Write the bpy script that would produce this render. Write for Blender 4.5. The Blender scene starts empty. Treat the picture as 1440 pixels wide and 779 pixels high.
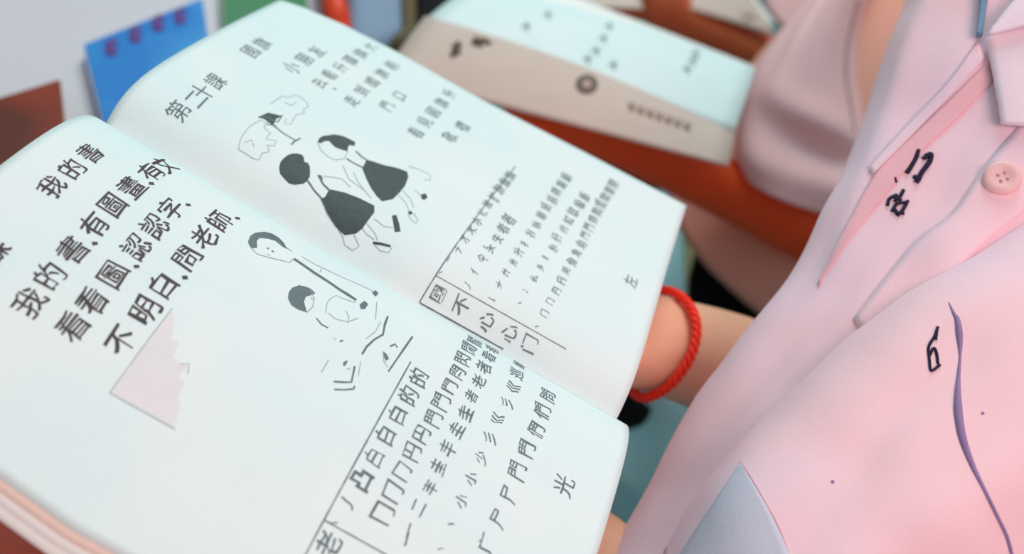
import bpy, bmesh, math, random
from mathutils import Vector, Matrix, noise
from mathutils.bvhtree import BVHTree
random.seed(4)
SC = bpy.context.scene
COL = SC.collection
# ---------------------------------------------------------------- camera
FPX = 1263.944
CP = Vector((-0.208189, 0.053012, 0.209504))
YAW, PITCH, ROLL = -0.000497, 0.709599, 0.52114
FW = Vector((math.cos(PITCH)*math.cos(YAW), math.cos(PITCH)*math.sin(YAW), -math.sin(PITCH)))
_r = FW.cross(Vector((0, 0, 1))).normalized(); _u = _r.cross(FW)
CR = _r*math.cos(ROLL) + _u*math.sin(ROLL)
CU = -_r*math.sin(ROLL) + _u*math.cos(ROLL)
cd = bpy.data.cameras.new('camera'); cam = bpy.data.objects.new('camera', cd); COL.objects.link(cam)
M = Matrix((CR, CU, -FW)).transposed().to_4x4(); M.translation = CP
cam.matrix_world = M
cd.sensor_width = 36; cd.lens = 36*FPX/1440; cd.clip_start = .01; cd.clip_end = 50
cd.dof.use_dof = True; cd.dof.focus_distance = .275; cd.dof.aperture_fstop = 6.3
SC.camera = cam
# ---------------------------------------------------------------- world, lights, exposure
SC.view_settings.view_transform = 'Standard'; SC.view_settings.look = 'None'
SC.view_settings.gamma = 1; SC.view_settings.use_curve_mapping = False
SC.view_settings.exposure = -0.8
w = bpy.data.worlds.new('world'); SC.world = w; w.use_nodes = True
bg = w.node_tree.nodes['Background']; bg.inputs[0].default_value = (.70, .92, .98, 1); bg.inputs[1].default_value = .62
def area(name, loc, target, size, power, col):
    l = bpy.data.lights.new(name, 'AREA'); l.shape = 'SQUARE'; l.size = size; l.energy = power; l.color = col
    o = bpy.data.objects.new(name, l); COL.objects.link(o); o.location = loc
    o.rotation_euler = (Vector(target)-Vector(loc)).to_track_quat('-Z', 'Y').to_euler(); return o
area('added_pink_light', (-.44, -.22, .62), (-.1, .02, 0), .4, 6.4, (1, .60, .56))  # added pink light out of view, tints the left page
area('added_cyan_light', (.62, .42, 1.0), (.12, .05, 0), .5, 9.6, (.44, .95, .98))  # added cyan light out of view, cools the gutter and right page
area('added_back_light', (1.2, .5, 1.3), (.5, -.05, 0), .8, 20, (1, .80, .76))  # added light to brighten the neighbour's side

# ---------------------------------------------------------------- helpers
def lin(c):
    return tuple(((x/255)/12.92 if x/255 <= .04045 else ((x/255+.055)/1.055)**2.4) for x in c)
def mat(name, rgb, rough=.6, var=.04, scale=200, bump=.0, bscale=600, sss=0, weave=0, var2=None, vscale=25, metal=0):
    m = bpy.data.materials.new(name); m.use_nodes = True; nt = m.node_tree; b = nt.nodes['Principled BSDF']
    c = lin(rgb); tc = nt.nodes.new('ShaderNodeTexCoord')
    n = nt.nodes.new('ShaderNodeTexNoise'); n.inputs['Scale'].default_value = scale; n.inputs['Detail'].default_value = 4
    nt.links.new(tc.outputs['Object'], n.inputs['Vector'])
    mx = nt.nodes.new('ShaderNodeMix'); mx.data_type = 'RGBA'
    mx.inputs[6].default_value = tuple(max(0, x*(1-var)) for x in c)+(1,); mx.inputs[7].default_value = tuple(min(1, x*(1+var)) for x in c)+(1,)
    nt.links.new(n.outputs[0], mx.inputs[0]); out = mx.outputs[2]
    if var2:
        n2 = nt.nodes.new('ShaderNodeTexNoise'); n2.inputs['Scale'].default_value = vscale; n2.inputs['Detail'].default_value = 2
        nt.links.new(tc.outputs['Object'], n2.inputs['Vector'])
        rp = nt.nodes.new('ShaderNodeValToRGB'); rp.color_ramp.elements[0].position = .42; rp.color_ramp.elements[1].position = .62
        nt.links.new(n2.outputs[0], rp.inputs[0])
        m2 = nt.nodes.new('ShaderNodeMix'); m2.data_type = 'RGBA'; m2.inputs[7].default_value = lin(var2)+(1,)
        nt.links.new(rp.outputs[0], m2.inputs[0]); nt.links.new(out, m2.inputs[6]); out = m2.outputs[2]
    nt.links.new(out, b.inputs['Base Color'])
    b.inputs['Roughness'].default_value = rough; b.inputs['Metallic'].default_value = metal
    b.inputs['Specular IOR Level'].default_value = .3
    if sss:
        b.inputs['Subsurface Weight'].default_value = sss; b.inputs['Subsurface Radius'].default_value = (1, .35, .2); b.inputs['Subsurface Scale'].default_value = .006
    if bump:
        bp = nt.nodes.new('ShaderNodeBump'); bp.inputs['Strength'].default_value = bump; bp.inputs['Distance'].default_value = .0004
        n3 = nt.nodes.new('ShaderNodeTexNoise'); n3.inputs['Scale'].default_value = bscale; nt.links.new(tc.outputs['Object'], n3.inputs['Vector'])
        src = n3.outputs[0]
        if weave:
            wv = nt.nodes.new('ShaderNodeTexWave'); wv.inputs['Scale'].default_value = weave; wv.bands_direction = 'DIAGONAL'; wv.inputs['Distortion'].default_value = 1
            nt.links.new(tc.outputs['Object'], wv.inputs['Vector'])
            ad = nt.nodes.new('ShaderNodeMath'); nt.links.new(src, ad.inputs[0]); nt.links.new(wv.outputs['Fac'], ad.inputs[1]); src = ad.outputs[0]
        nt.links.new(src, bp.inputs['Height']); nt.links.new(bp.outputs[0], b.inputs['Normal'])
    return m
MT = dict(
 paper=mat('paper', (224, 239, 239), .75, .02, 90, .25, 900, var2=(230, 240, 239)),
 paper_edge=mat('paper_edge', (247, 243, 238), .7, .02),
 paper_shaded=mat('shaded_leaf_paper', (248, 220, 206), .75, .02),  # peach puts shade and warm bounce into the leaf colour
 ink=mat('black_print', (74, 62, 68), .6, .3, 700),
 ink_soft=mat('grey_print', (100, 116, 120), .6, .25, 700),
 ink_pale=mat('pale_line_print', (158, 176, 178), .6, .2, 900),
 pencil=mat('pencil_marks', (104, 120, 124), .6, .35, 600),
 dress=mat('dark_grey_print', (66, 78, 80), .6, .3, 500),
 graypatch=mat('pale_grey_print', (228, 224, 225), .7, .05, 120),
 shirt=mat('pink_cotton', (255, 209, 217), .85, .03, 60, .2, 700, var2=(248, 216, 230), vscale=14),  # lilac variation paints soft shading into the cloth
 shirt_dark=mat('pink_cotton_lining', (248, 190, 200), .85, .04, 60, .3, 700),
 collar=mat('collar_cotton', (250, 226, 238), .85, .03, 60, .3, 700),
 shirt2=mat('pink_cotton_deep', (255, 196, 196), .85, .04, 30, .3, 700),  # deeper pink than the near child's shirt
 shirt3=mat('shaded_pink_cotton', (240, 168, 148), .85, .04, 30, .3, 700),  # shaded copy of the neighbour's shirt pink, for the torso
 skin=mat('skin', (240, 178, 146), .5, .08, 60, .2, 500, sss=.15),
 skin2=mat('shadowed_skin', (255, 84, 28), .5, .12, 40, .2, 500, sss=.1),  # red-orange paints the arm's shadow into its skin colour
 skin3=mat('warm_skin', (226, 112, 70), .5, .12, 40, .2, 500, sss=.1),  # more orange than the near child's skin
 red=mat('red_cord', (255, 52, 26), .5, .1, 900, .4, 1500),
 black=mat('black_cloth', (12, 10, 12), .9, .3, 80),
 navy=mat('navy_thread', (38, 26, 58), .7, .3, 900),
 purple=mat('purple_mark', (150, 124, 168), .8, .2, 200),
 seam=mat('seam_thread', (205, 150, 165), .8, .1, 900),
 button=mat('pink_button', (246, 196, 196), .35, .05, 300),
 cover=mat('tan_cover', (212, 190, 178), .7, .05, 60, .2, 500),
 brown_ink=mat('brown_print', (100, 80, 66), .6, .2, 500),
 tan_ink=mat('faded_brown_print', (178, 150, 138), .6, .2, 500),
 wood=mat('red_brown_wood', (96, 32, 14), .5, .25, 30, .2, 300, var2=(170, 56, 24), vscale=9),
 table=mat('white_table', (206, 190, 192), .5, .04, 6, var2=(212, 206, 212), vscale=3),
 blue=mat('blue_cover', (26, 126, 204), .5, .06, 40, var2=(60, 150, 216), vscale=14),
 red_ink=mat('red_print', (118, 84, 156), .6, .2, 300),
 green=mat('green_cover', (70, 134, 92), .5, .08, 30),
 orange=mat('orange_plastic', (236, 70, 34), .4, .05, 30),
 steel=mat('blue_grey_cloth', (134, 152, 176), .7, .1, 40),
 olive=mat('brown_zip', (104, 88, 60), .6, .3, 60),
 teal=mat('teal_paint', (160, 206, 212), .45, .08, 20),
 tealdark=mat('teal_floor', (118, 176, 184), .5, .15, 5, var2=(124, 176, 182), vscale=4),
 gold=mat('olive_wood', (150, 140, 100), .6, .15, 40),
 lanyard=mat('blue_strap', (120, 150, 176), .5, .1, 200),
 sleeve_shade=mat('shirt_strip', (204, 204, 220), .85, .04, 60, .25, 700),  # bluish grey for the shade painted on the sleeve
 wall=mat('cream_wall', (214, 208, 200), .8, .03, 3),
)
def P(px, py, d):
    "point at distance d in front of the lens position, then used as a plain world position"
    return CP + (FW + CR*((px-720)/FPX) + CU*((389.5-py)/FPX))*d
def Pz(px, py, z):
    v = FW + CR*((px-720)/FPX) + CU*((389.5-py)/FPX); return CP + v*((z-CP.z)/v.z)
def link(name, me, m, parent=None, smooth=True):
    o = bpy.data.objects.new(name, me); COL.objects.link(o)
    if m: me.materials.append(MT[m])
    if parent: o.parent = parent
    if smooth:
        for p in me.polygons: p.use_smooth = True
    return o
def meshobj(name, vs, fs, m, parent=None, smooth=True):
    if parent is not None:
        off = root_loc(parent); vs = [Vector(v)-off for v in vs]
    me = bpy.data.meshes.new(name); me.from_pydata([tuple(v) for v in vs], [], fs); me.update()
    return link(name, me, m, parent, smooth)
def root_loc(o):
    l = Vector((0, 0, 0))
    while o: l += o.location; o = o.parent
    return l
def fixn(o):
    bm = bmesh.new(); bm.from_mesh(o.data); bmesh.ops.recalc_face_normals(bm, faces=bm.faces); bm.to_mesh(o.data); bm.free(); return o
def thing(name, label, cat, loc, group=None):
    o = bpy.data.objects.new(name, None); COL.objects.link(o); o.location = loc; o.empty_display_size = .02
    o['label'] = label; o['category'] = cat
    if group: o['group'] = group
    return o
def tag(o, label, cat, group=None):
    o['label'] = label; o['category'] = cat
    if group: o['group'] = group
    return o
def crm(pts, n):
    "catmull-rom through Vectors/tuples -> n samples per span"
    pts = [Vector(p) for p in pts]; out = []
    q = [pts[0]*2-pts[1]]+pts+[pts[-1]*2-pts[-2]]
    for i in range(1, len(q)-2):
        for k in range(n):
            t = k/n; a, b, c, d = q[i-1:i+3]
            out.append(.5*((2*b)+(c-a)*t+(2*a-5*b+4*c-d)*t*t+(3*b-a-3*c+d)*t**3))
    out.append(pts[-1]); return out
def tube(pts, rad, seg=12, closed=False):
    pts = [Vector(p) for p in pts]; n = len(pts); vs = []; fs = []
    nrm = None
    for i, p in enumerate(pts):
        a = pts[(i-1) % n] if (closed or i) else p; b = pts[(i+1) % n] if (closed or i < n-1) else p
        t = (b-a).normalized()
        if nrm is None: nrm = t.orthogonal().normalized()
        nrm = (nrm-t*nrm.dot(t)).normalized(); bn = t.cross(nrm)
        r = rad[i] if hasattr(rad, '__len__') else rad
        for k in range(seg):
            an = 2*math.pi*k/seg; vs.append(p+(nrm*math.cos(an)+bn*math.sin(an))*r)
    for i in range(n if closed else n-1):
        for k in range(seg):
            j = (i+1) % n; fs.append((i*seg+k, i*seg+(k+1) % seg, j*seg+(k+1) % seg, j*seg+k))
    if not closed: fs += [tuple(range(seg))[::-1], tuple(range((n-1)*seg, n*seg))]
    return vs, fs
def box(c, sx, sy, sz, rz=0, bev=0, ax=None):
    bm = bmesh.new(); bmesh.ops.create_cube(bm, size=1)
    bmesh.ops.scale(bm, vec=(sx, sy, sz), verts=bm.verts)
    if bev: bmesh.ops.bevel(bm, geom=bm.edges[:], offset=bev, segments=2, affect='EDGES', profile=.5)
    m = Matrix.Rotation(rz, 4, 'Z') if ax is None else ax.to_4x4()
    bmesh.ops.transform(bm, matrix=Matrix.Translation(c) @ m, verts=bm.verts)
    vs = [v.co.copy() for v in bm.verts]; fs = [tuple(v.index for v in f.verts) for f in bm.faces]; bm.free(); return vs, fs
def merge(*parts):
    vs = []; fs = []
    for a, b in parts:
        o = len(vs); vs += list(a); fs += [tuple(i+o for i in f) for f in b]
    return vs, fs
def skin_body(name, verts, edges, radii, m, parent, levels=2):
    me = bpy.data.meshes.new(name); off = root_loc(parent)
    me.from_pydata([tuple(Vector(v)-off) for v in verts], edges, []); o = bpy.data.objects.new(name, me); COL.objects.link(o)
    o.modifiers.new('s', 'SKIN'); sub = o.modifiers.new('d', 'SUBSURF'); sub.levels = levels; sub.render_levels = levels
    for i, r in enumerate(radii):
        sv = me.skin_vertices[0].data[i]; sv.radius = r if isinstance(r, tuple) else (r, r); sv.use_root = (i == 0)
    bpy.context.view_layer.update()
    dg = bpy.context.evaluated_depsgraph_get(); nm = bpy.data.meshes.new_from_object(o.evaluated_get(dg))
    bpy.data.objects.remove(o); nm.name = name
    return link(name, nm, m, parent)
# loft of closed elliptical rows: each row (E, N, Mid) : silhouette point, opposite point, mid point of the near side
def loft(rows, seg=48, sub=8, amp=.0015, nsc=18, seed=0, caps=True, creases=(), back=.8):
    E = crm([r[0] for r in rows], sub); N = crm([r[1] for r in rows], sub); Mi = crm([r[2] for r in rows], sub)
    vs = []; fs = []; n = len(E); L = n-1
    for i in range(n):
        c = (E[i]+N[i])/2; a = (E[i]-N[i])/2; b = Mi[i]-c
        for k in range(seg):
            th = 2*math.pi*k/seg; s = math.sin(th)
            p = c+a*math.cos(th)+b*(s if s > 0 else s*back)
            d = noise.noise(p*nsc+Vector((seed, 0, 0)))*amp + noise.noise(p*nsc*2.7+Vector((seed, 5, 0)))*amp*.35
            for (i0, k0, wi, wk, h, sl) in creases:   # crease: centre row, centre seg, widths, height, slope
                x = (k-k0-sl*(i-i0))/wk; y = (i-i0)/wi
                d += h*math.exp(-x*x-y*y)
            vs.append(p+(p-c).normalized()*d)
    for i in range(n-1):
        for k in range(seg):
            fs.append((i*seg+k, i*seg+(k+1) % seg, (i+1)*seg+(k+1) % seg, (i+1)*seg+k))
    if caps: fs += [tuple(range(seg)), tuple(range((n-1)*seg, n*seg))]
    return vs, fs
R_POLY = [[(14.62, 132.6), (16.7, 133.3), (18.79, 133.32), (21.03, 133.05), (22.93, 132.25), (24.29, 130.9), (24.82, 129.51), (24.11, 128.48), (22.35, 127.4), (22.79, 126.23), (21.84, 125.08), (19.71, 123.8), (17.49, 122.79), (15.19, 122.76), (13.77, 123.19), (11.75, 125.26), (11.24, 126.97), (11.81, 128.93), (12.61, 131.02)], [(17.26, 115.31), (19.4, 110.67), (20.5, 105.86), (20.99, 100.33), (18.4, 99.1), (13.86, 99.3), (10.4, 99.46), (7.87, 100.41), (5.83, 103.15), (6.24, 105.82), (7.53, 109.03), (9.83, 112.84), (12.07, 115.75), (13.63, 115.0)], [(34.95, 128.71), (37.52, 129.2), (39.68, 128.87), (43.79, 126.5), (45.53, 124.28), (46.02, 122.32), (46.19, 119.09), (43.98, 118.35), (42.93, 119.87), (41.43, 119.79), (38.96, 118.91), (38.34, 120.51), (37.55, 122.71), (38.18, 124.72), (39.0, 125.97), (37.83, 127.12), (35.35, 127.63)], [(40.31, 111.96), (41.53, 109.04), (42.63, 106.06), (45.05, 101.87), (46.03, 98.35), (43.46, 96.88), (38.02, 95.96), (33.26, 96.12), (28.43, 96.6), (24.67, 99.12), (25.68, 101.65), (27.69, 104.64), (30.57, 107.62), (34.63, 111.14)], [(21.1, 93.79), (22.4, 92.72), (19.71, 90.44), (16.88, 88.56), (15.48, 90.1)], [(38.53, 89.74), (40.11, 88.65), (38.74, 87.42), (36.34, 87.85), (36.56, 89.13)], [(8.48, 94.5), (9.51, 92.11), (10.43, 88.99), (9.7, 88.75), (8.58, 91.99), (7.77, 93.93)], [(26.58, 90.13), (27.76, 89.45), (27.24, 88.4), (25.79, 88.96)], [(20.22, 121.11), (20.76, 120.24), (19.69, 118.86), (18.99, 119.65)], [(30.3, 149.41), (35.69, 148.2), (38.04, 143.88), (35.09, 144.64), (30.56, 143.62), (30.96, 145.66), (31.37, 147.71)]]
R_LINE = [(2.2, [(20.32, 121.0), (17.89, 118.09), (16.78, 114.9)]), (1.8, [(15.81, 122.69), (13.7, 119.09), (12.42, 115.54)]), (2, [(41.64, 116.86), (40.41, 114.15), (40.07, 111.42)]), (2, [(35.05, 117.45), (34.87, 114.64), (35.27, 110.99)]), (0.8, [(34.6, 128.28), (32.11, 126.05), (30.76, 122.86), (31.38, 119.79), (34.44, 118.01), (39.38, 118.84)]), (0.8, [(20.91, 119.65), (23.44, 115.96), (24.31, 113.9), (22.93, 110.33)]), (0.8, [(30.12, 112.46), (27.25, 109.46), (25.04, 105.94), (23.37, 102.68)]), (0.8, [(6.24, 105.82), (5.25, 103.58), (3.54, 101.62), (3.31, 98.66), (5.17, 97.52), (6.6, 99.63), (7.29, 100.86)]), (0.8, [(10.4, 99.46), (9.53, 97.36), (9.23, 94.37)]), (0.8, [(12.92, 99.21), (11.05, 94.97), (9.47, 93.29)]), (0.8, [(7.83, 93.56), (7.09, 91.11), (7.87, 88.36), (9.96, 88.33)]), (0.8, [(15.96, 97.92), (15.26, 93.91), (16.7, 91.34)]), (0.8, [(31.92, 95.98), (29.88, 92.18), (27.26, 89.83)]), (0.8, [(35.23, 95.67), (33.12, 91.83), (29.89, 89.24)]), (0.8, [(26.02, 89.72), (24.2, 88.12), (23.68, 85.82), (25.63, 85.81), (27.41, 88.22)]), (0.8, [(49.31, 99.24), (50.88, 95.47), (51.24, 91.2), (48.27, 90.06), (46.87, 92.15)]), (0.8, [(12.07, 115.75), (8.63, 111.31), (6.48, 106.77)]), (0.8, [(30.77, 116.97), (25.97, 112.2), (25.04, 105.94)]), (1.6, [(30.94, 144.01), (29.75, 139.18), (29.69, 134.1)]), (1.6, [(26.5, 134.55), (29.21, 134.53), (32.14, 133.84)]), (0.8, [(38.63, 92.35), (37.77, 89.44)]), (0.8, [(12.72, 146.45), (16.36, 148.05), (20.07, 148.63), (23.73, 148.93), (26.67, 148.59), (30.14, 147.95), (29.73, 145.91), (27.0, 145.15), (26.58, 142.39), (22.75, 142.1), (24.39, 138.96), (21.76, 138.43), (20.36, 140.33), (18.27, 138.27), (16.27, 139.78), (13.06, 139.2), (12.48, 141.48), (12.75, 143.4), (12.72, 146.45)]), (0.8, [(40.76, 149.96), (45.18, 149.94), (49.07, 149.59), (50.02, 147.7), (53.61, 147.12), (54.44, 145.13), (53.32, 142.17), (51.34, 140.23), (47.83, 140.87), (46.19, 139.11), (43.98, 140.84), (40.97, 140.72), (36.2, 139.68), (35.08, 141.41), (37.86, 142.39)]), (0.8, [(16.4, 146.48), (18.88, 145.27), (16.68, 143.11)]), (0.8, [(46.47, 147.3), (46.35, 144.87), (50.25, 144.47)]), (1.2, [(32.54, 148.34), (33.64, 143.42), (38.67, 144.2)]), (1.2, [(35.78, 147.32), (29.49, 145.33), (31.54, 142.78)])]
L_POLY = [[(-24.42, 123.85), (-21.77, 124.57), (-19.5, 124.31), (-16.35, 122.63), (-15.2, 120.87), (-15.05, 118.7), (-16.14, 116.27), (-17.99, 114.23), (-18.2, 115.77), (-17.47, 118.36), (-18.45, 120.34), (-20.31, 122.25), (-22.18, 122.23), (-24.66, 120.73), (-26.08, 121.81), (-25.5, 122.86)], [(-35.34, 105.03), (-33.25, 105.91), (-31.13, 105.92), (-28.92, 104.84), (-28.0, 103.07), (-27.72, 101.45), (-28.34, 99.86), (-30.06, 100.67), (-31.3, 101.39), (-33.28, 101.0), (-34.61, 99.92), (-36.13, 98.58), (-36.92, 101.06), (-36.8, 103.23)], [(-22.78, 88.0), (-20.2, 87.48), (-20.59, 86.08), (-23.16, 85.96), (-24.15, 86.99)], [(-14.73, 87.18), (-12.32, 86.79), (-13.1, 85.52), (-15.55, 85.62)], [(-44.49, 82.98), (-42.92, 82.22), (-44.68, 81.96), (-45.46, 82.34)], [(-33.82, 75.26), (-34.14, 74.09), (-35.06, 72.88), (-36.27, 73.36), (-35.27, 74.45)]]
L_LINE = [(1, [(-26.01, 122.01), (-26.87, 119.53), (-25.54, 116.24), (-23.99, 113.41), (-22.97, 111.1), (-19.95, 110.81)]), (1, [(-17.58, 114.59), (-17.77, 112.69)]), (1.4, [(-22.44, 118.69), (-22.36, 118.08)]), (1.4, [(-22.54, 117.17), (-22.35, 116.46)]), (1, [(-24.74, 117.47), (-24.72, 116.51)]), (3.2, [(-20.37, 110.77), (-20.66, 107.36), (-21.04, 103.9), (-21.31, 98.05), (-21.68, 95.02), (-21.67, 92.58), (-21.83, 89.48)]), (0.8, [(-17.46, 109.7), (-17.46, 105.57), (-16.68, 101.78), (-15.78, 96.35), (-14.36, 91.08), (-13.5, 87.22)]), (1, [(-19.34, 102.65), (-17.54, 102.89)]), (0.9, [(-28.15, 101.63), (-30.2, 99.24), (-33.34, 98.2), (-36.13, 98.58)]), (1.2, [(-30.38, 100.11), (-31.11, 99.34)]), (0.8, [(-32.78, 94.29), (-29.76, 95.47), (-27.26, 95.65), (-24.63, 94.88), (-23.99, 91.94), (-22.88, 89.18)]), (1.3, [(-36.12, 95.6), (-37.1, 93.53), (-36.95, 91.42)]), (0.8, [(-32.21, 93.63), (-32.75, 90.98), (-31.13, 87.79), (-27.89, 86.11)]), (0.8, [(-27.91, 90.11), (-29.39, 88.45), (-31.63, 87.71)]), (1, [(-38.94, 88.7), (-39.01, 87.88)]), (1.4, [(-38.93, 86.75), (-37.97, 86.21)]), (0.8, [(-33.32, 81.2), (-28.95, 80.0), (-24.48, 80.35)]), (1.8, [(-20.76, 79.44), (-24.4, 78.92), (-28.44, 77.82), (-31.8, 79.12), (-35.41, 79.83), (-38.74, 79.82)]), (1.6, [(-51.33, 82.4), (-49.91, 80.1), (-48.59, 78.33), (-45.07, 79.31), (-43.53, 79.83)]), (1.5, [(-53.37, 81.21), (-51.98, 79.06), (-50.01, 76.87), (-49.08, 77.1)]), (1, [(-50.89, 86.4), (-48.42, 86.48), (-46.25, 86.53)]), (1.2, [(-45.52, 81.16), (-45.11, 80.37)]), (1.6, [(-30.89, 74.34), (-29.08, 73.52), (-29.91, 72.52)]), (0.9, [(-33.91, 75.38), (-36.79, 73.75), (-37.94, 71.98)]), (1.5, [(-39.11, 71.29), (-31.51, 70.87), (-22.8, 70.43)]), (0.8, [(-41.01, 79.12), (-45.7, 77.62)]), (0.8, [(-17.64, 84.4), (-24.66, 81.89)])]
# ================================================================ SETTING
def structure(o): o['kind'] = 'structure'; return o
v, f = box((0.6, .3, -.62), 5, 5, .04); structure(meshobj('floor', v, f, 'tealdark', smooth=False))
v, f = box((3.1, .3, .6), .05, 5, 2.4); structure(meshobj('wall_right', v, f, 'wall', smooth=False))
v, f = box((.6, 2.8, .6), 5, .05, 2.4); structure(meshobj('wall_front', v, f, 'wall', smooth=False))

# ================================================================ THE OPEN EXERCISE BOOK (page millimetres -> metres)
H = 185.0
QR = (.009499, .003824, .009116, .035109, -.122332, -.003232, .059755, -.003492)
QL = (.009464, .0063, .009927, -.005904, .0306, -.022289, -.032294, -.002063)
def page(x, y, lift=0.0):
    "x: mm from the gutter (right page positive), y: mm from the bottom edge"
    X = x/1000; Y = y/1000; R = x >= 0; q = QR if R else QL; s = abs(X)
    def z(s, Y):
        t = Y/.185
        return (q[0]+q[1]*t)*(1-math.exp(-s/q[2]))+(q[3]+q[4]*t)*s+q[5]*(s/.13)**2
    yy = Y*1.037817+q[6]*s+q[7]*(s/.13)**2+(0 if R else -.003775*(1-Y/.185))
    p = Vector((X, yy, z(s, Y)))
    if lift:
        sg = 1 if R else -1
        dzx = (z(s+1e-4, Y)-z(s, Y))/1e-4*sg; dzy = (z(s, Y+1e-4)-z(s, Y))/1e-4
        p += Vector((-dzx, -dzy, 1)).normalized()*(lift/1000)
    return p
def interp(tab, t):
    for (a, b), (c, d) in zip(tab, tab[1:]):
        if t <= c: return b+(d-b)*max(0, min(1, (t-a)/(c-a)))
    return tab[-1][1]
WR = [(-5, 119), (0, 119), (47, 120), (93, 120), (135, 124), (160, 124), (178, 121), (186, 117)]
WL = [(-5, 114), (100, 116), (115, 116.5), (134, 115), (190, 113)]
def leaf(name, side, m, parent, lift=0, extra=0.0, thick=.16, nx=70, ny=64, top=186.2, bot=0):
    vs = []; fs = []
    for lay in (0, 1):
        for j in range(ny+1):
            y = bot+(top-bot)*j/ny
            W = interp(WR if side > 0 else WL, y)+extra
            for i in range(nx+1):
                x = side*max(.02, W*(i/nx)**1.6)
                vs.append(page(x, y, lift-lay*thick+1e-5))
    st = (nx+1)*(ny+1)
    for j in range(ny):
        for i in range(nx):
            a = j*(nx+1)+i; q = (a, a+1, a+nx+2, a+nx+1)
            fs.append(q if side > 0 else q[::-1]); q2 = tuple(k+st for k in q); fs.append(q2[::-1] if side > 0 else q2)
    ring = [i for i in range(nx+1)]+[j*(nx+1)+nx for j in range(1, ny+1)]+[ny*(nx+1)+i for i in range(nx-1, -1, -1)]+[j*(nx+1) for j in range(ny-1, 0, -1)]
    for a, b in zip(ring, ring[1:]+ring[:1]):
        q = (a, a+st, b+st, b); fs.append(q if side > 0 else q[::-1])
    return meshobj(name, vs, fs, m, parent)
book = thing('exercise_book', 'large open Chinese exercise book with drawings, held in the foreground', 'book', (0, .09, 0))
pgL = leaf('left_page', -1, 'paper', book); pgL['label'] = 'left page of large characters and a drawing of two children reading'
pgR = leaf('right_page', 1, 'paper', book); pgR['label'] = 'right page with two girls in dark dresses and small text'
for k in (1, 2, 3):
    leaf('under_leaf', -1, 'paper_shaded' if k == 1 else 'paper_edge', book, lift=-.35*k, extra=2.2*k, top=186.4-.3*k, bot=.4*k if k < 3 else 0)
    leaf('under_leaf', 1, 'paper_edge', book, lift=-.3*k, extra=-.5*k, top=185.8-.5*k, bot=.5*k)

# flat print on the pages: planar polygons cut fine and laid on the paper
def lay(name, polys, m, parent, lift=.1, maxlen=2.2, it=3):
    bm = bmesh.new()
    for vs, fs in polys:
        vv = [bm.verts.new((a, b, 0)) for a, b in vs]
        for f in fs:
            try: bm.faces.new([vv[i] for i in f])
            except ValueError: pass
    bmesh.ops.triangulate(bm, faces=bm.faces[:])
    for _ in range(it):
        es = [e for e in bm.edges if e.calc_length() > maxlen]
        if not es: break
        bmesh.ops.subdivide_edges(bm, edges=es, cuts=1); bmesh.ops.triangulate(bm, faces=[f for f in bm.faces if len(f.verts) > 3])
    off = root_loc(parent)
    for f in bm.faces:
        if f.normal.z < 0: f.normal_flip()
    for v in bm.verts:
        v.co = page(v.co.x, v.co.y, lift)-off
    me = bpy.data.meshes.new(name); bm.to_mesh(me); bm.free()
    return link(name, me, m, parent, smooth=False)
GC = {}
def glyph(ch, bold=.0):
    k = (ch, bold)
    if k not in GC:
        c = bpy.data.curves.new('g', 'FONT'); c.body = ch; c.resolution_u = 3; c.offset = bold
        o = bpy.data.objects.new('g', c); COL.objects.link(o); bpy.context.view_layer.update()
        me = bpy.data.meshes.new_from_object(o.evaluated_get(bpy.context.evaluated_depsgraph_get()))
        GC[k] = ([(v.co.x, v.co.y) for v in me.vertices], [tuple(p.vertices) for p in me.polygons])
        bpy.data.objects.remove(o); bpy.data.curves.remove(c); bpy.data.meshes.remove(me)
    return GC[k]
def put(ch, cx, cy, s, bold=.0, wob=.35, sx=1, rot=0, skew=.06):
    vs, fs = glyph(ch, bold); out = []
    sd = random.uniform(0, 99); cr, sr = math.cos(rot), math.sin(rot)
    for a, b in vs:
        a = (a-.5)*s*sx; b = (b-.38)*s
        b += skew*a    # hand-lettered rise of the horizontals
        n = noise.noise_vector(Vector((a*.45+sd, b*.45, 0)))*wob
        a, b = a*cr-b*sr+n.x, a*sr+b*cr+n.y
        out.append((cx+a, cy+b))
    return out, fs
def row(text, p0, p1, s, **k):
    n = len(text); r = []
    for i, ch in enumerate(text):
        t = i/(n-1) if n > 1 else 0
        if ch != ' ': r.append(put(ch, p0[0]+(p1[0]-p0[0])*t, p0[1]+(p1[1]-p0[1])*t, s, **k))
    return r
def stroke(pts, wd):
    vs = []; fs = []
    pts = [Vector((a, b)) for a, b in pts]
    d = [pts[0]]
    for a, b in zip(pts, pts[1:]):
        n = max(1, int((b-a).length/2)); d += [a+(b-a)*(k+1)/n for k in range(n)]
    for i, p in enumerate(d):
        t = (d[min(i+1, len(d)-1)]-d[max(i-1, 0)]).normalized(); n = Vector((-t.y, t.x))*wd/2*random.uniform(.8, 1.15)
        vs += [tuple(p+n), tuple(p-n)]
    for i in range(len(d)-1): fs.append((2*i, 2*i+1, 2*i+3, 2*i+2))
    return vs, fs
def poly(pts): return (pts, [tuple(range(len(pts)))])

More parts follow.
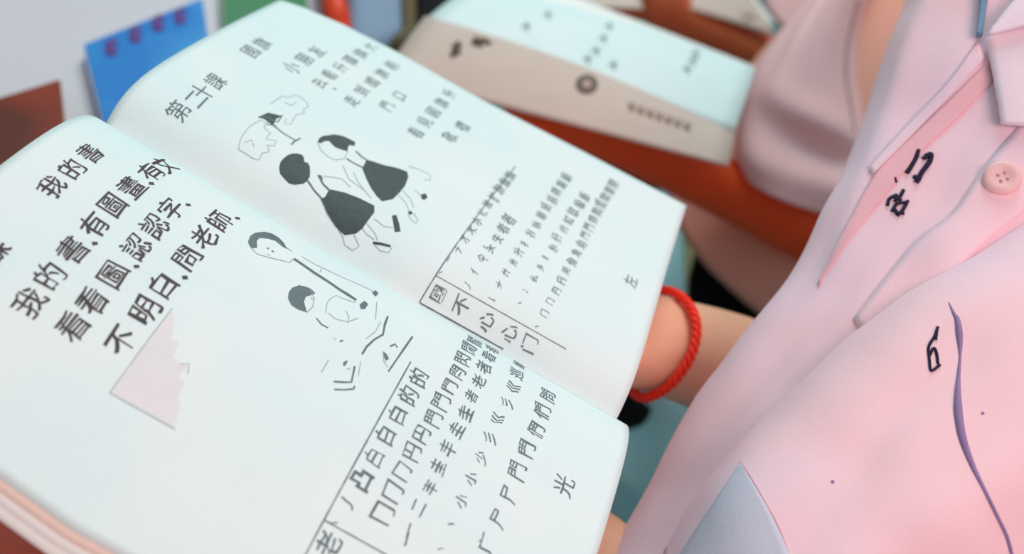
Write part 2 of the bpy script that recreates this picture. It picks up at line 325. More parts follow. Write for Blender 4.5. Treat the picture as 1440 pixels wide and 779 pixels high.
# left page: title and four lines of large characters
B = dict(bold=.007, wob=.7)
pr = []
pr += [put('課', -70.5, 170.5, 8, **B)]
for ch, x, y in zip('我的書', (-44.6, -35.7, -26.8), (172.7, 173.1, 173.6)): pr.append(put(ch, x, y, 7.3, **B))
for ch, x, y in zip('我的書有圖畫有文', (-77.1, -68.2, -58.4, -48.2, -39.3, -30, -19.8, -12.5), (154.9, 155.9, 156.5, 157.2, 158, 158.2, 158.4, 158.2)): pr.append(put(ch, x, y, 7.9, **B))
for ch, x, y in zip('看看圖認認字', (-76.7, -68.0, -58.4, -47.4, -38.0, -29.4), (143.2, 143.8, 144.6, 145.1, 145.6, 146)): pr.append(put(ch, x, y, 7.9, **B))
for ch, x, y in zip('不明白問老師', (-73.4, -62.5, -53.4, -41.6, -32.0, -23.0), (132, 132.3, 133, 133.3, 133.6, 134)): pr.append(put(ch, x, y, 7.9, **B))
for x, y in ((-53.2, 153.5), (-24.5, 155.3), (-52.6, 141.4), (-24.2, 143.5), (-47.6, 130), (-17.6, 131)):
    pr.append(stroke([(x-.5, y+.5), (x+.5, y-.5)], 1.1))
lay('printed_text', pr, 'ink', pgL)
lay('printed_drawing', [poly(p) for p in L_POLY]+[stroke(p, .34*w_) for w_, p in L_LINE if w_ > 1.25], 'ink_soft', pgL)
lay('printed_drawing', [stroke(p, .3*w_) for w_, p in L_LINE if w_ <= 1.25], 'ink_pale', pgL)
lay('printed_patch', [poly([(-86.1, 126.1), (-72, 126.6), (-58, 127.2), (-62, 124), (-66, 122.4), (-64.6, 120.8), (-69.5, 119.4), (-70.5, 117), (-69, 115), (-73.5, 115.6), (-74, 113.4), (-78, 112.6), (-80, 110.8), (-85.3, 109.0), (-85.8, 117)])], 'graypatch', pgL, lift=.07)
lay('printed_drawing', [stroke([(-86.2, 126.2), (-57.8, 127.3)], .25), stroke([(-86.2, 126.2), (-85.5, 108.5)], .25), stroke([(-70.5, 117), (-69, 115.2), (-71.5, 114)], .25)], 'ink_pale', pgL)
lay('table_line', [stroke([(-96, 67.1), (-31.8, 67.3)], .4), stroke([(-85.6, 67), (-84.6, 40)], .35)], 'ink_soft', pgL)
# right page: heading, verse, drawings
B2 = dict(bold=.0, wob=.35)
pr = [put(c, x, y, 8, **B2) for c, x, y in (('第', 14.1, 169.6), ('二', 22.6, 168.4), ('十', 27.6, 169), ('課', 36.4, 169.2))]
lay('printed_text', pr, 'ink_soft', pgR)
pr = [put(c, x, y, 7.6, **B2) for c, x, y in (('國', 65.6, 171.5), ('旗', 75.0, 171.8))]
lay('printed_text', pr, 'ink_soft', pgR)
B3 = dict(bold=.0, wob=.6)
pr = row('小朋友', (69.7, 156.4), (90.5, 156.1), 7.6, **B3) + row('去看升國旗大', (69.4, 144.8), (116, 144), 6.6, **B3) + row('走到國旗前', (69.3, 131.3), (110, 131.4), 6.6, **B3) \
   + row('門口', (78.6, 120.2), (90.1, 119.5), 6.6, **B3) + row('看見國旗升', (71.5, 105.0), (111.2, 105.5), 6.6, **B3) + row('敬禮', (80.6, 94.1), (92, 92.8), 6.6, **B3)
pr += [stroke([(70.5, 139.4), (71.6, 138.6)], 1)]
lay('printed_text', pr, 'ink_soft', pgR)
lay('printed_drawing', [poly(p) for p in R_POLY], 'dress', pgR)
lay('printed_drawing', [stroke(p, .36*w_) for w_, p in R_LINE if w_ > 1], 'ink_soft', pgR)
lay('printed_drawing', [stroke(p, .3) for w_, p in R_LINE if w_ <= 1], 'ink_pale', pgR)
lay('table_line', [stroke([(.6, 72.3), (84.5, 67.2)], .4), stroke([(9.2, 71.6), (9.8, 24)], .3), stroke([(.6, 72), (.9, 42)], .4)], 'ink_soft', pgR)
# writing practice rows: characters growing stroke by stroke
def grow(side, y0, x0, x1, y1, seq, s0, s1, m_, **k):
    n = len(seq); r = []
    for i, ch in enumerate(seq):
        t = i/(n-1); s = s0+(s1-s0)*t
        r.append(put(ch, x0+(x1-x0)*t, y0+(y1-y0)*t+random.uniform(-.4, .4), s*random.uniform(.9, 1.08), rot=random.uniform(-.1, .1), **k))
    return r
K = dict(bold=.006, wob=.6)
pr = grow(1, 70.2, 11, 77, 67.4, '丶亠ナ才木朩杧旅斿旂旗旗', 3.0, 5.2, 1, **K)
pr += grow(1, 61.6, 12, 51, 59.4, '丿亻仐夨失者者', 3.0, 5.6, 1, **K)
pr += grow(1, 52.6, 12, 95, 48.4, '丨ナ廾卅升扌拤拆朋胡前朔期朝', 3.2, 5.4, 1, **K)
pr += grow(1, 43.8, 16, 89, 39.2, '丶冫幺乡纟糸纤纣紅紋級紙', 3.0, 5.2, 1, **K)
pr += grow(1, 35.2, 11.5, 107.5, 30.8, '丶冂冂円円用角角甪門門問問間間開閉', 3.2, 5.4, 1, **K)
pr += [put('國', 4.9, 68.4, 5.2, **K), put('不', 5.2, 60.3, 6, **K), put('心', 5.0, 51, 5.6, **K), put('心', 5.2, 42.6, 5.6, **K), put('门', 5.6, 35.3, 5.4, **K)]
pr += [put('左', 54.6, 11.4, 6, wob=.4)]
lay('pencil_writing', pr, 'pencil', pgR)
pr = [put('丶', -84.9, 64.7, 4, **K), put('丿', -78.6, 64.1, 4.6, **K), put('凸', -71.7, 63.8, 6, bold=.03, wob=.5)] + \
     [put(c, -64.5+7.3*i, 63.7-.1*i, 5.6+.15*i, **K) for i, c in enumerate('白白白的的')]
pr += grow(-1, 55.6, -76.4, -7, 54.4, '冂冂冂円円門門門閂閃閒閒', 5.8, 5.2, 1, **K)
pr += grow(-1, 47.6, -76.5, -5, 48, '一二丰圭丰圭圭者老者看者', 4.4, 5, 1, **K)
pr += grow(-1, 38.4, -76.5, -4.5, 38.5, '丶丶小小少彡巛彡巛巡師', 3.6, 5.2, 1, **K)
pr += grow(-1, 28.2, -68.8, -13.5, 27.4, '广尸尸門門們們問', 5.4, 6, 1, **K)
pr += [put('老', -90.2, 63.3, 6.4, **K), put('一', -79, 47, 4, **K), put('光', -41.3, 14.6, 6.6, wob=.4)]
lay('pencil_writing', pr, 'pencil', pgL)

# ================================================================ CHILD HOLDING THE BOOK
kid = thing('person', 'child in a clean pink school shirt holding the open book, red cord on wrist', 'person', (.12, -.12, -.3))
def rows_px(rs): return [(P(*a), P(*b), P(*c)) for a, b, c in rs]
# torso of the shirt, seen from its left front
TR = rows_px([
 ((800, 930, .37), (1400, 1500, .34), (1010, 1110, .27)),
 ((892, 779, .365), (1480, 1330, .33), (1120, 960, .27)),
 ((1062, 517, .362), (1620, 1080, .33), (1270, 700, .275)),
 ((1152, 395, .362), (1720, 940, .33), (1360, 560, .28)),
 ((1212, 240, .365), (1850, 760, .33), (1450, 400, .285)),
 ((1266, 80, .37), (1950, 560, .335), (1540, 230, .29)),
 ((1305, -60, .375), (2040, 400, .34), (1610, 90, .295)),
 ((1360, -220, .38), (2100, 260, .34), (1680, -60, .30))])
v, f = loft(TR, seg=160, sub=12, amp=.0034, nsc=19, seed=3, back=.7,
   creases=[(30, 14, 26, 3.2, .003, .15), (26, 22, 20, 2.6, -.0026, .2), (50, 20, 18, 2.4, .0022, -.1), (56, 29, 20, 2.2, -.002, .05), (44, 34, 16, 2.6, .002, .1), (20, 33, 24, 5, -.006, .2)])
shirt = fixn(meshobj('shirt', v, f, 'shirt', kid))
# nearer sleeve
SL = rows_px([
 ((955, 785, .312), (1250, 1330, .27), (1030, 1020, .245)),
 ((1040, 650, .31), (1420, 1180, .27), (1150, 880, .245)),
 ((1112, 566, .308), (1560, 1020, .27), (1270, 760, .247)),
 ((1190, 492, .306), (1680, 900, .27), (1370, 650, .25)),
 ((1300, 412, .305), (1800, 800, .27), (1490, 560, .252)),
 ((1440, 318, .306), (1930, 700, .275), (1630, 460, .256)),
 ((1580, 225, .31), (2040, 590, .28), (1760, 360, .26))])
v, f = loft(SL, seg=160, sub=12, amp=.0030, nsc=19, seed=9, back=.5,
   creases=[(22, 40, 16, 4, .0024, .3), (34, 30, 16, 3.4, -.0024, -.1), (46, 44, 14, 4, .0024, .1), (12, 26, 8, 6, .0012, 0), (20, 52, 14, 4, -.002, .1)])
sleeve = fixn(meshobj('sleeve', v, f, 'shirt', kid))

def surf(objs):
    trees = []
    for o in objs:
        off = root_loc(o.parent) if o.parent else Vector()
        trees.append(BVHTree.FromPolygons([v.co+off for v in o.data.vertices], [tuple(p.vertices) for p in o.data.polygons]))
    def hit(px, py, lift=.0003):
        d = (P(px, py, 1)-CP).normalized(); best = None
        for t in trees:
            h = t.ray_cast(CP, d)
            if h[0] is not None and (best is None or h[3] < best[3]): best = h
        if best is None: return None
        n = best[1] if best[1].dot(d) < 0 else -best[1]
        return best[0]+n*lift
    return hit
on_kid = surf([shirt, sleeve]); on_shirt = surf([shirt])
def sew(name, pts, m, parent, rad=.00035, n=8, hit=None, lift=.0002):
    q = crm([Vector((a, b, 0)) for a, b in pts], n); hit = hit or on_kid
    r = rad if not isinstance(rad, (list, tuple)) else [interp(rad, i/(len(q)-1)) for i in range(len(q))]
    g = [(hit(p.x, p.y, lift), r if isinstance(r, float) else r[i]) for i, p in enumerate(q)]; g = [a for a in g if a[0] is not None]
    v, f = tube([a[0] for a in g], [a[1] for a in g], 6); return v, f
def sewobj(name, strokes, m, parent, label=None, **k):
    parts = [sew(name, s, m, parent, **k) for s in strokes]; v, f = merge(*parts)
    o = meshobj(name, v, f, m, parent)
    if label: o['label'] = label
    return o
# embroidered name characters
sewobj('embroidered_name', [
  [(1292, 211), (1287, 224), (1277, 241), (1275, 244)], [(1301, 220), (1309, 217), (1307, 228), (1296, 243), (1291, 254)], [(1285, 248), (1291, 252), (1288, 257)], [(1298, 224), (1304, 219)],
  ], 'navy', shirt, rad=.00085)
sewobj('embroidered_name', [
  [(1259, 250), (1260, 257)], [(1248, 290), (1251, 280), (1262, 274)], [(1271, 267), (1266, 276), (1258, 284)], [(1255, 276), (1268, 282)], [(1254, 298), (1262, 287), (1276, 285)], [(1262, 304), (1270, 295), (1277, 282)], [(1256, 292), (1264, 302)], [(1259, 300), (1272, 300)]],
  'navy', shirt, rad=.0006)
sewobj('embroidered_mark', [[(1319, 460), (1314, 474), (1306, 488), (1307, 506), (1309, 521), (1316, 518), (1322, 513)], [(1307, 500), (1313, 490), (1317, 497), (1319, 512)], [(1318, 462), (1316, 478)]], 'navy', sleeve, rad=.00042)
sewobj('purple_streak', [[(1334, 425), (1341, 440), (1347, 452), (1350, 480), (1350, 505), (1348, 530), (1347, 560), (1349, 590), (1355, 620), (1368, 655), (1385, 690), (1402, 725), (1416, 755), (1424, 785)]], 'purple', sleeve,  # purple line of varying width down the sleeve
  label='purple streak', rad=[(0, .0002), (.1, .0006), (.2, .0011), (.3, .0004), (.38, .0006), (.5, .0013), (.6, .0012), (.75, .0006), (1, .0006)], lift=-.0001)
for q_ in ([(1380, 581), (1384, 581)], [(1169, 678), (1173, 677)]): sewobj('cloth_spot', [q_], 'purple', sleeve, rad=.0005, lift=-.0002)
sewobj('seam', [[(1041, 650), (1056, 672), (1075, 705), (1094, 740), (1112, 785)]], 'seam', sleeve, rad=.00028, lift=0)
sewobj('seam', [[(1362, 351), (1385, 335), (1410, 318), (1442, 288)]], 'seam', shirt, rad=.0003, lift=0)
# strips of cloth lying on the torso: placket edge, darker facing under the collar
def strip(name, A, Bq, m, parent, lift=.0008, thick=.0008, n=10, nw=8, hit=None):
    A = crm([Vector((a, b, 0)) for a, b in A], n); Bq = crm([Vector((a, b, 0)) for a, b in Bq], n); hit = hit or on_kid
    vs = []; fs = []
    last = P(A[0].x, A[0].y, .3); lq = A[0]
    for lay_ in (lift, lift-thick*1.6):
        for a, b in zip(A, Bq):
            for k in range(nw+1):
                q = a+(b-a)*(k/nw); hp = hit(q.x, q.y, lay_); last = hp if hp is not None else last+(P(q.x, q.y, .3)-P(lq.x, lq.y, .3)); lq = q; vs.append(last)
    L = len(A); st = L*(nw+1)
    for i in range(L-1):
        for k in range(nw):
            a = i*(nw+1)+k; q = (a, a+1, a+nw+2, a+nw+1); fs.append(q); fs.append(tuple(x+st for x in q[::-1]))
    ring = list(range(nw+1))+[j*(nw+1)+nw for j in range(1, L)]+[(L-1)*(nw+1)+i for i in range(nw-1, -1, -1)]+[j*(nw+1) for j in range(L-2, 0, -1)]
    for a, b in zip(ring, ring[1:]+ring[:1]): fs.append((b, b+st, a+st, a))
    return fixn(meshobj(name, vs, fs, m, parent))
strip('shirt_strip', [(1393, 84), (1330, 146), (1285, 190), (1250, 222), (1225, 255), (1190, 320), (1150, 400)], [(1396, 116), (1350, 165), (1305, 205), (1265, 250), (1238, 285), (1196, 335), (1152, 403)], 'shirt_dark', shirt, lift=.0006)
strip('placket', [(1375, 60), (1330, 122), (1270, 185), (1222, 238)], [(1384, 84), (1332, 140), (1278, 196), (1228, 246)], 'shirt', shirt, lift=.0010)
strip('placket', [(1440, 170), (1384, 236), (1340, 300), (1280, 350), (1200, 450)], [(1500, 240), (1452, 290), (1400, 330), (1350, 380), (1250, 520)], 'shirt', shirt, lift=.0007, hit=on_shirt)
col_ = strip('collar', [(1384, 62), (1392, 96), (1402, 140), (1408, 178)], [(1560, -70), (1560, 30), (1560, 120), (1540, 190)], 'collar', shirt, lift=.0035, thick=.0012, nw=14)
strip('collar', [(1452, -30), (1430, 4), (1404, 34), (1384, 62)], [(1560, -60), (1540, -20), (1500, 20), (1450, 46)], 'collar', shirt, lift=.0065, thick=.001, nw=10)
strip('neck_strap', [(1379, -30), (1377, 10), (1372, 56)], [(1390, -30), (1388, 10), (1379, 56)], 'lanyard', kid, lift=.003, thick=.001, nw=3)
strip('sleeve_shade_patch', [(1042, 652), (1010, 700), (980, 745), (945, 800)], [(1043, 653), (1062, 684), (1088, 730), (1120, 800)], 'sleeve_shade', sleeve, lift=.0005, nw=14)  # bluish patch paints the sleeve's shaded face onto the cloth
# button: disc with raised rim and four holes
def button(px, py, r, parent, hit):
    c = hit(px, py, .0); n = ((hit(px+12, py, 0)-hit(px-12, py, 0)).cross(hit(px, py+12, 0)-hit(px, py-12, 0))).normalized()
    if n.dot(CP-c) < 0: n = -n
    u = n.orthogonal().normalized(); v_ = n.cross(u); prof = [(0, .0022), (.45*r, .0022), (.6*r, .0027), (.9*r, .0027), (r, .0020), (r, .0004)]
    vs = []; fs = []; sg = 24
    for rr, h in prof:
        for k in range(sg):
            a = 2*math.pi*k/sg; vs.append(c+(u*math.cos(a)+v_*math.sin(a))*max(rr, 1e-5)+n*h)
    for i in range(len(prof)-1):
        for k in range(sg): fs.append((i*sg+k, i*sg+(k+1) % sg, (i+1)*sg+(k+1) % sg, (i+1)*sg+k))
    b = meshobj('button', vs, fs, 'button', parent)
    hs = []
    for a in (45, 135, 225, 315):
        a = math.radians(a); hc = c+(u*math.cos(a)+v_*math.sin(a))*r*.26+n*.00225
        hs.append(tube([hc, hc+n*.0001], r*.09, 8))
    v2, f2 = merge(*hs); meshobj('button_hole', v2, f2, 'seam', b)
    return b
on_all = surf([shirt, sleeve]); bt = button(1408, 252, .0058, shirt, on_all)
# body: trunk inside the shirt, far arm to the hand under the book, near arm to the left page
def wp(*a): return P(*a)
V = []; E_ = []; Rr = []
def add(p, r, parent=None):
    V.append(Vector(p)); Rr.append(r)
    if parent is not None: E_.append((parent, len(V)-1))
    return len(V)-1
def hand_tree(wrist_i, wrist, palm_dir, side_dir, thumb_side, curl, s=1.0):
    f = palm_dir.normalized(); sd = (side_dir-f*side_dir.dot(f)).normalized(); dn = curl
    pm = add(wrist+f*.026*s, (.019*s, .011*s), wrist_i)
    lens = (.052, .058, .054, .043)
    for k, L in enumerate(lens):
        o = (k-1.5)*.0135*s
        b = add(wrist+f*.052*s+sd*o*-thumb_side, .0082*s, pm)
        m1 = add(V[b]+(f*.9+sd*-thumb_side*o*4+dn*.15)*L*.45*s, .0072*s, b)
        m2 = add(V[m1]+(f*.85+dn*.35)*L*.33*s, .0066*s, m1)
        add(V[m2]+(f*.75+dn*.55)*L*.27*s, .0056*s, m2)
    t0 = add(wrist+f*.018*s+sd*thumb_side*.021*s, .0095*s, pm)
    t1 = add(V[t0]+(f*.6+sd*thumb_side*.8)*.022*s, .0085*s, t0)
    add(V[t1]+(f*.85+sd*thumb_side*.45)*.024*s, .007*s, t1)
pel = add(P(1330, 1100, .36), .05)
chest = add(P(1560, 650, .355), .052, pel)
nk = add(P(1720, 330, .35), .035, chest)
shR = add(P(1500, 560, .40), .03, chest)
elb = add(P(1230, 625, .43), .027, shR)
fm = add(P(1075, 535, .405), .0275, elb)
fm2 = add(P(985, 500, .387), .0245, fm)
wr = add(P(905, 478, .372), .0205, fm2)
hd_dir = P(800, 440, .362)-P(905, 478, .372)
hand_tree(wr, V[wr], hd_dir, Vector((1, 0, 0)), -1, Vector((-.3, 0, -.25)), .95)
# near arm coming out of the sleeve and reaching under the lower edge of the left page
sh2 = add(P(1700, 560, .31), .028, nk)
el2 = add(P(1260, 960, .31), .024, sh2)
fa2 = add(P(1020, 925, .325), .021, el2)
w2 = add(P(890, 815, .325), .0155, fa2)
hand_tree(w2, V[w2], P(770, 730, .335)-V[w2], Vector((-1, 0, 0)), 1, Vector((0, 0, -.1)), .85)
skin_body('body', V, E_, Rr, 'skin', kid)
# dark shorts and thighs
def lap(name, pts, rad, m, parent):
    v, f = tube(crm(pts, 6), [interp([(0, rad[0]), (.5, rad[1]), (1, rad[2])], i/(6*(len(pts)-1))) for i in range(6*(len(pts)-1)+1)], 24); return meshobj(name, v, f, m, parent)
lap('shorts', [P(1250, 800, .52), P(1080, 700, .54), P(960, 645, .56)], (.06, .045, .018), 'black', kid)

# red twisted cord round the wrist
ax = (P(985, 500, .387)-P(905, 478, .372)).normalized()
cc = P(921, 484, .3745)
u1 = (P(938, 415, .37)-cc); u1 = (u1-ax*u1.dot(ax)).normalized(); v1 = ax.cross(u1)
parts = []
for s_ in range(3):
    q = []
    for k in range(360):
        t = 2*math.pi*k/360; ph = 15*t+s_*2*math.pi/3
        rr = .0228+.0012*math.cos(ph); q.append(cc+ax*(.0012*math.sin(ph)+.002*math.sin(t*2))+(u1*math.cos(t)+v1*math.sin(t))*rr)
    parts.append(tube(q, .00105, 8, closed=True))
v, f = merge(*parts); tag(meshobj('wrist_cord', v, f, 'red'), 'bright red twisted cord bracelet around the wrist beside the open book', 'bracelet')

# ================================================================ NEIGHBOUR
nb = thing('person', 'blurred child in pink shirt and black skirt beside the book holder', 'person', (.42, -.16, -.35))
T2 = rows_px([((950, 248, .66), (1400, 560, .68), (1110, 475, .62)), ((1010, 150, .67), (1480, 380, .68), (1180, 330, .62)), ((1120, 20, .68), (1540, 230, .69), (1250, 170, .63)), ((1215, -90, .70), (1560, 90, .71), (1320, 20, .65)), ((1290, -190, .72), (1560, 0, .73), (1400, -90, .67))])
v, f = loft(T2, seg=96, sub=10, amp=.003, nsc=12, seed=5, back=.8); sh2o = fixn(meshobj('shirt', v, f, 'shirt3', nb))
S2 = rows_px([((1046, 240, .60), (1215, 300, .63), (1120, 290, .565)), ((1038, 205, .60), (1260, 262, .63), (1130, 240, .562)), ((1052, 130, .61), (1225, 195, .64), (1140, 165, .57)), ((1092, 50, .62), (1205, 110, .65), (1150, 85, .58)), ((1150, -30, .63), (1215, 20, .66), (1180, 0, .60)), ((1205, -110, .65), (1265, -70, .68), (1230, -80, .63))])
v, f = loft(S2, seg=96, sub=10, amp=.003, nsc=14, seed=11, back=.8, creases=[(14, 28, 4, 12, -.012, -1.0), (20, 24, 4, 12, .006, -1.2), (34, 10, 20, 4, -.004, 0), (36, 16, 14, 4, .003, 0)])
sl2o = fixn(meshobj('sleeve', v, f, 'shirt2', nb))
on_sl2 = surf([sl2o])
sewobj('seam', [[(1207, 0), (1194, 50), (1189, 100), (1196, 150), (1202, 185)]], 'brown_ink', sl2o, rad=.0012, hit=on_sl2, lift=-.0004)  # shade of the sleeve's crease drawn on as a brown line
V = []; E_ = []; Rr = []
p0 = add(P(1260, 420, .72), .05); c0 = add(P(1370, 130, .73), .055, p0); s0 = add(P(1280, 60, .68), .035, c0)
e0 = add(P(1235, 355, .625), .029, s0); e1 = add(P(1160, 330, .61), .0265, e0); e2 = add(P(1060, 282, .60), .0225, e1); e3 = add(P(960, 240, .59), .0185, e2); e4 = add(P(860, 196, .58), .0165, e3); e5 = add(P(790, 168, .57), .015, e4)
hand_tree(e5, V[e5], V[e5]-V[e4]+Vector((0, 0, -.03)), Vector((1, 0, 0)), 1, Vector((.1, 0, -.1)), .8)
skin_body('body', V, E_, Rr, 'skin2', nb)
v, f = loft(rows_px([((1000, 300, .70), (1420, 600, .70), (1150, 520, .66)), ((985, 370, .69), (1300, 600, .70), (1080, 520, .65)), ((978, 425, .69), (1180, 640, .70), (1040, 540, .65))]), seg=48, sub=6, amp=.002, seed=2)
fixn(meshobj('skirt', v, f, 'black', nb))
lap('skirt', [P(1240, 520, .72), P(1150, 440, .70), P(1020, 370, .70)], (.06, .045, .03), 'black', nb)

# neighbour's booklet: tilted cover towards us, page behind it
def sheet(name, c00, c10, c11, c01, bulge, thick, m, parent, n=16, nt=16, e0=0, e1=0):
    "bilinear sheet with a smooth bulge, closed slab"
    nrm = ((c10-c00).cross(c01-c00)).normalized()
    if nrm.dot(CP-c00) < 0: nrm = -nrm
    vs = []; fs = []
    for l in (0, 1):
        for j in range(nt+1):
            for i in range(n+1):
                a = i/n; b = j/nt
                p = c00*(1-a)*(1-b)+c10*a*(1-b)+c11*a*b+c01*(1-a)*b
                p = p+Vector((0, 0, (e0*(1-b)+e1*b)*math.sin(math.pi*a)))
                p = p+nrm*(bulge*math.sin(math.pi*b)*.9+bulge*.2*math.sin(math.pi*a)-l*thick); vs.append(p)
    st = (n+1)*(nt+1)
    for j in range(nt):
        for i in range(n):
            a = j*(n+1)+i; q = (a, a+1, a+n+2, a+n+1); fs += [q, tuple(k+st for k in q[::-1])]
    ring = list(range(n+1))+[j*(n+1)+n for j in range(1, nt+1)]+[nt*(n+1)+i for i in range(n-1, -1, -1)]+[j*(n+1) for j in range(nt-1, 0, -1)]
    for a, b in zip(ring, ring[1:]+ring[:1]): fs.append((b, b+st, a+st, a))
    o = fixn(meshobj(name, vs, fs, m, parent)); return o
bk2 = thing('exercise_book', 'blurred tan-covered exercise book held open behind the large book', 'book', tuple(P(830, 120, .53)))
cv = sheet('cover', P(598, 22, .525), P(1033, 186, .51), P(1024, 233, .49), P(540, 105, .50), .002, .0012, 'cover', bk2, e0=.005)
pg2 = sheet('page', P(600, 26, .53), P(1033, 184, .515), P(1062, 94, .58), P(700, -30, .60), .006, .0008, 'paper', bk2)
sheet('page', P(616, 22, .535), P(1036, 178, .52), P(1058, 92, .585), P(730, -34, .605), .003, .0006, 'paper_edge', bk2)
h2 = surf([cv]); h3 = surf([pg2])
def blob(name, pts, m, parent, hit, lift=.0004, it=12):
    c = Vector((sum(p[0] for p in pts)/len(pts), sum(p[1] for p in pts)/len(pts), 0))
    vs = [hit(c.x, c.y, lift)]+[hit(p[0], p[1], lift) or hit(c.x, c.y, lift) for p in pts]; n = len(pts)
    return meshobj(name, vs, [(0, 1+k, 1+(k+1) % n) for k in range(n)], m, parent)
blob('cover_emblem', [(825+16*math.cos(a/12*2*math.pi), 119+14*math.sin(a/12*2*math.pi)) for a in range(12)], 'brown_ink', cv, h2)
blob('cover_emblem', [(825+7*math.cos(a/12*2*math.pi), 119+6*math.sin(a/12*2*math.pi)) for a in range(12)], 'tan_ink', cv, h2, lift=.0007)
def strokes(name, L, m, parent, hit, rad):
    parts = []
    for s in L:
        g = [x for x in (hit(a, b, .0002) for a, b in s) if x is not None]
        if len(g) > 1: parts.append(tube(g, rad, 5))
    v, f = merge(*parts); return meshobj(name, v, f, m, parent)
strokes('cover_text', [[(638, 64), (646, 76)], [(645, 60), (636, 80)], [(664, 62), (684, 57)], [(668, 54), (676, 66)], [(674, 56), (690, 62)], [(640, 68), (648, 64)]], 'brown_ink', cv, h2, .0016)
L = []
for k in range(7):
    x = 888+13*k; y = 150+4.6*k; L += [[(x-4, y-5), (x+3, y+6)], [(x+4, y-4), (x-3, y+4)]]
strokes('cover_text', L, 'tan_ink', cv, h2, .0010)
L = []
for (x, y) in ((740, 38), (770, 22), (856, 38), (848, 55), (838, 72), (826, 84), (862, 92), (966, 98), (974, 86), (978, 76)):
    L += [[(x-6, y), (x+6, y-2)], [(x, y-6), (x+2, y+6)]]
strokes('page_writing', L, 'ink_pale', pg2, h3, .0008)['kind'] = 'stuff'

# ================================================================ THIRD CHILD AT THE TOP EDGE
p3 = thing('person', 'far child at the top edge, only an orange forearm and pink cuff', 'person', tuple(P(1150, 0, .9)))
V = []; E_ = []; Rr = []
a0 = add(P(1180, 150, .86), .03); a1 = add(P(1105, 108, .84), .027, a0); a2 = add(P(1030, 62, .82), .024, a1); a3 = add(P(960, 28, .80), .019, a2)
hand_tree(a3, V[a3], V[a3]-V[a2], Vector((0, 0, 1)), 1, Vector((0, .1, .2)), .95)
skin_body('body', V, E_, Rr, 'skin3', p3)
v, f = loft(rows_px([((1076, -2, .86), (1240, 120, .88), (1150, 80, .83)), ((1080, -60, .87), (1280, 60, .89), (1190, 20, .84)), ((1150, -140, .88), (1330, 0, .90), (1230, -50, .85))]), seg=40, sub=6, amp=.003, seed=8)
fixn(meshobj('sleeve', v, f, 'shirt2', p3))
bk3 = thing('exercise_book', 'third tan booklet at the top edge in the far child hand', 'book', tuple(P(1030, 10, .79)))
c3 = sheet('cover', P(870, -50, .80), P(1000, -70, .84), P(1092, 50, .80), P(950, 6, .775), .004, .0012, 'cover', bk3)
sheet('page', P(880, -60, .81), P(1000, -74, .845), P(1093, 36, .806), P(960, -4, .785), .002, .001, 'paper_edge', bk3)
strokes('cover_text', [[(1040, 18), (1062, 28)], [(1046, 30), (1058, 16)]], 'tan_ink', c3, surf([c3]), .0012)
bk4 = thing('exercise_book', 'pale booklet corner peeping above the tan booklet at the top edge', 'book', tuple(P(760, -10, .72)))
sheet('cover', P(668, -40, .74), P(880, -40, .76), P(905, 12, .71), P(640, 6, .70), .003, .0012, 'cover', bk4)

# ================================================================ DESK THINGS AT TOP LEFT
ZT = -.16
def Tz(px, py, z=ZT): return Pz(px, py, z)
def slab(name, pts, z0, z1, m, parent=None):
    n = len(pts); vs = [Vector((p.x, p.y, z1)) for p in pts]+[Vector((p.x, p.y, z0)) for p in pts]
    fs = [tuple(range(n)), tuple(range(n, 2*n))[::-1]]+[(i, i+n, (i+1) % n+n, (i+1) % n) for i in range(n)]
    o = meshobj(name, vs, fs, m, parent, smooth=False); fixn(o)
    md = o.modifiers.new('bevel', 'BEVEL'); md.width = .0012; md.segments = 2; return o
tb = thing('table', 'long white classroom table under the blue book', 'table', (.9, 1.0, -.6))
slab('tabletop', [Vector((-.6, 2.2, 0)), Vector((-.6, .085, 0)), Vector((.12, .085, 0)), Vector((.52, .18, 0)), Vector((1.0, .30, 0)), Vector((2.2, .6, 0)), Vector((2.2, 2.2, 0))], ZT-.03, ZT, 'table', tb)
for x, y in ((-.5, .16), (-.5, 2.1), (2.1, 2.1), (2.1, .68)):
    v, f = tube([(x, y, -.6), (x, y, ZT-.03)], .018, 12); meshobj('leg', v, f, 'teal', tb)
def prism(name, cs, z0, z1, m, parent=None): return slab(name, [Tz(a, b, z1) for a, b in cs], z0, z1, m, parent)
dk = slab('tray', [Tz(-260, 216, ZT+.012), Tz(85, 110, ZT+.012), Tz(92, 175, ZT+.012)+Vector((-.0, -.0, 0)), Vector((.02, .125, 0)), Vector((-.1, .10, 0)), Vector((-.25, .10, 0)), Vector((-.35, .3, 0))], ZT, ZT+.012, 'wood')
tag(dk, 'red-brown wooden board lying on the white table under the left page', 'board')
def textbook(name, label, cs, h, m):
    t = thing(name, label, 'book', tuple(Tz(sum(c[0] for c in cs)/4, sum(c[1] for c in cs)/4)))
    pts = [Tz(a, b, ZT+h) for a, b in cs]
    c = sum(pts, Vector())/len(pts)
    slab('page_block', [c+(p-c)*.985 for p in pts], ZT+.0015, ZT+h-.0008, 'paper_edge', t)
    cvr = slab('cover', pts, ZT+h-.0008, ZT+h, m, t); slab('cover', pts, ZT, ZT+.0015, m, t)
    return t, cvr
tbk, cvb = textbook('textbook', 'blurred blue textbook with red title characters on the white table', [(118, 62), (285, -3), (294, 60), (150, 190)], .012, 'blue')
hb = surf([cvb])
red = []
for (x, y, ch) in ((158, 70, '語'), (191, 50, '文'), (222, 34, '課'), (253, 22, '本')):
    pass
L = []
for (x, y) in ((157, 68), (191, 50), (223, 34), (254, 24)):
    L += [[(x-8, y-6), (x+8, y-10)], [(x-8, y+2), (x+8, y-2)], [(x-6, y+9), (x+7, y+6)], [(x-1, y-12), (x+1, y+11)], [(x-7, y-5), (x-6, y+9)]]
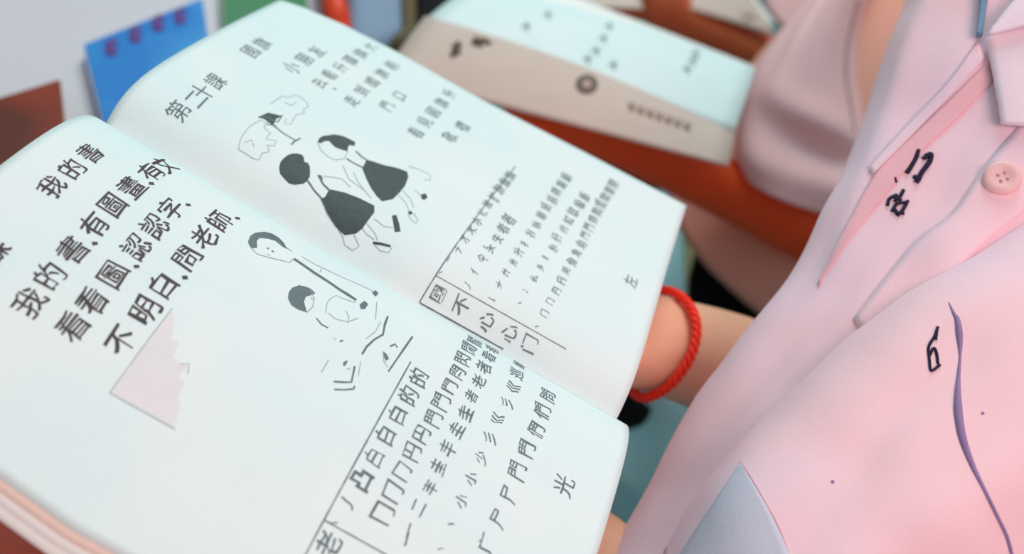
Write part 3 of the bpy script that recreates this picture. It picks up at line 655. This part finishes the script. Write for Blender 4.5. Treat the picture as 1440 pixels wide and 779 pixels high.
strokes('title_text', L, 'red_ink', cvb, hb, .0013)
textbook('textbook', 'blurred green textbook at the top edge beside the blue one', [(311, -60), (420, -90), (440, 60), (316, 60)], .012, 'green')
v, f = merge(tube([Tz(462, -60, ZT+.02), Tz(469, 0, ZT+.02), Tz(478, 40, ZT+.02)], .009, 12), tube([Tz(482, 40, ZT+.02), Tz(483, 48, ZT+.02)], .007, 10))
o = meshobj('marker_pen', v, f, 'orange'); tag(o, 'blurred orange-red marker pen at the top edge beside the pencil case', 'pen')
pc = thing('pencil_case', 'blurred blue-grey pencil case with dark zip by the top edge', 'pencil case', tuple(Tz(530, 20)))
cs = [Tz(492, -70, ZT+.03), Tz(570, -80, ZT+.03), Tz(574, 46, ZT+.03), Tz(520, 70, ZT+.03), Tz(494, 40, ZT+.03)]
o = slab('case', cs, ZT, ZT+.03, 'steel', pc); o.modifiers[0].width = .01; o.modifiers[0].segments = 4
v, f = tube([Tz(572, -70, ZT+.03), Tz(576, 44, ZT+.028), Tz(560, 62, ZT+.026), Tz(552, 70, ZT+.02)], .006, 8); meshobj('zip', v, f, 'olive', pc)
bg_ = slab('school_bag', [Tz(588, -120, ZT+.03), Tz(700, -120, ZT+.03), Tz(690, 10, ZT+.03), Tz(620, 90, ZT+.03), Tz(585, 60, ZT+.03)], ZT, ZT+.03, 'black'); bg_.modifiers[0].width = .01
tag(bg_, 'black school bag behind the tan exercise book at the top edge', 'bag')

# ================================================================ UNDER THE BOOK: CHAIR, SECOND BAG
ch = thing('chair', 'teal painted metal chair seen through the gap right of the book', 'chair', tuple(Pz(920, 700, -.6)))
def bar(name, a, b, wd, th, m, parent, bev=.004):
    d = (b-a); L = d.length; z = d.normalized(); x = z.cross(FW).normalized(); y = z.cross(x)
    Mx = Matrix((x, y, z)).transposed(); v, f = box((a+b)/2, wd, th, L, bev=bev, ax=Mx); return meshobj(name, v, f, m, parent, smooth=False)
bar('backrest_post', P(925, 215, .80), P(935, 450, .74), .034, .02, 'teal', ch)
bar('leg', P(968, 320, .84), P(972, 440, .80), .016, .014, 'gold', ch)
bar('seat_rail', P(860, 690, .70), P(960, 760, .66), .03, .02, 'teal', ch)
bar('leg', P(930, 560, .80), P(880, 800, .70), .05, .02, 'teal', ch)
v, f = tube(crm([P(850, 200, .78), P(890, 240, .78), P(915, 262, .78)], 6), .022, 16)
tag(meshobj('school_bag', v, f, 'black'), 'black bag in the gap under the far forearm above the book corner', 'bag')
bk = lap('seat_pad', [P(860, 560, .60), P(885, 575, .60), P(900, 560, .60)], (.012, .014, .01), 'black', ch)
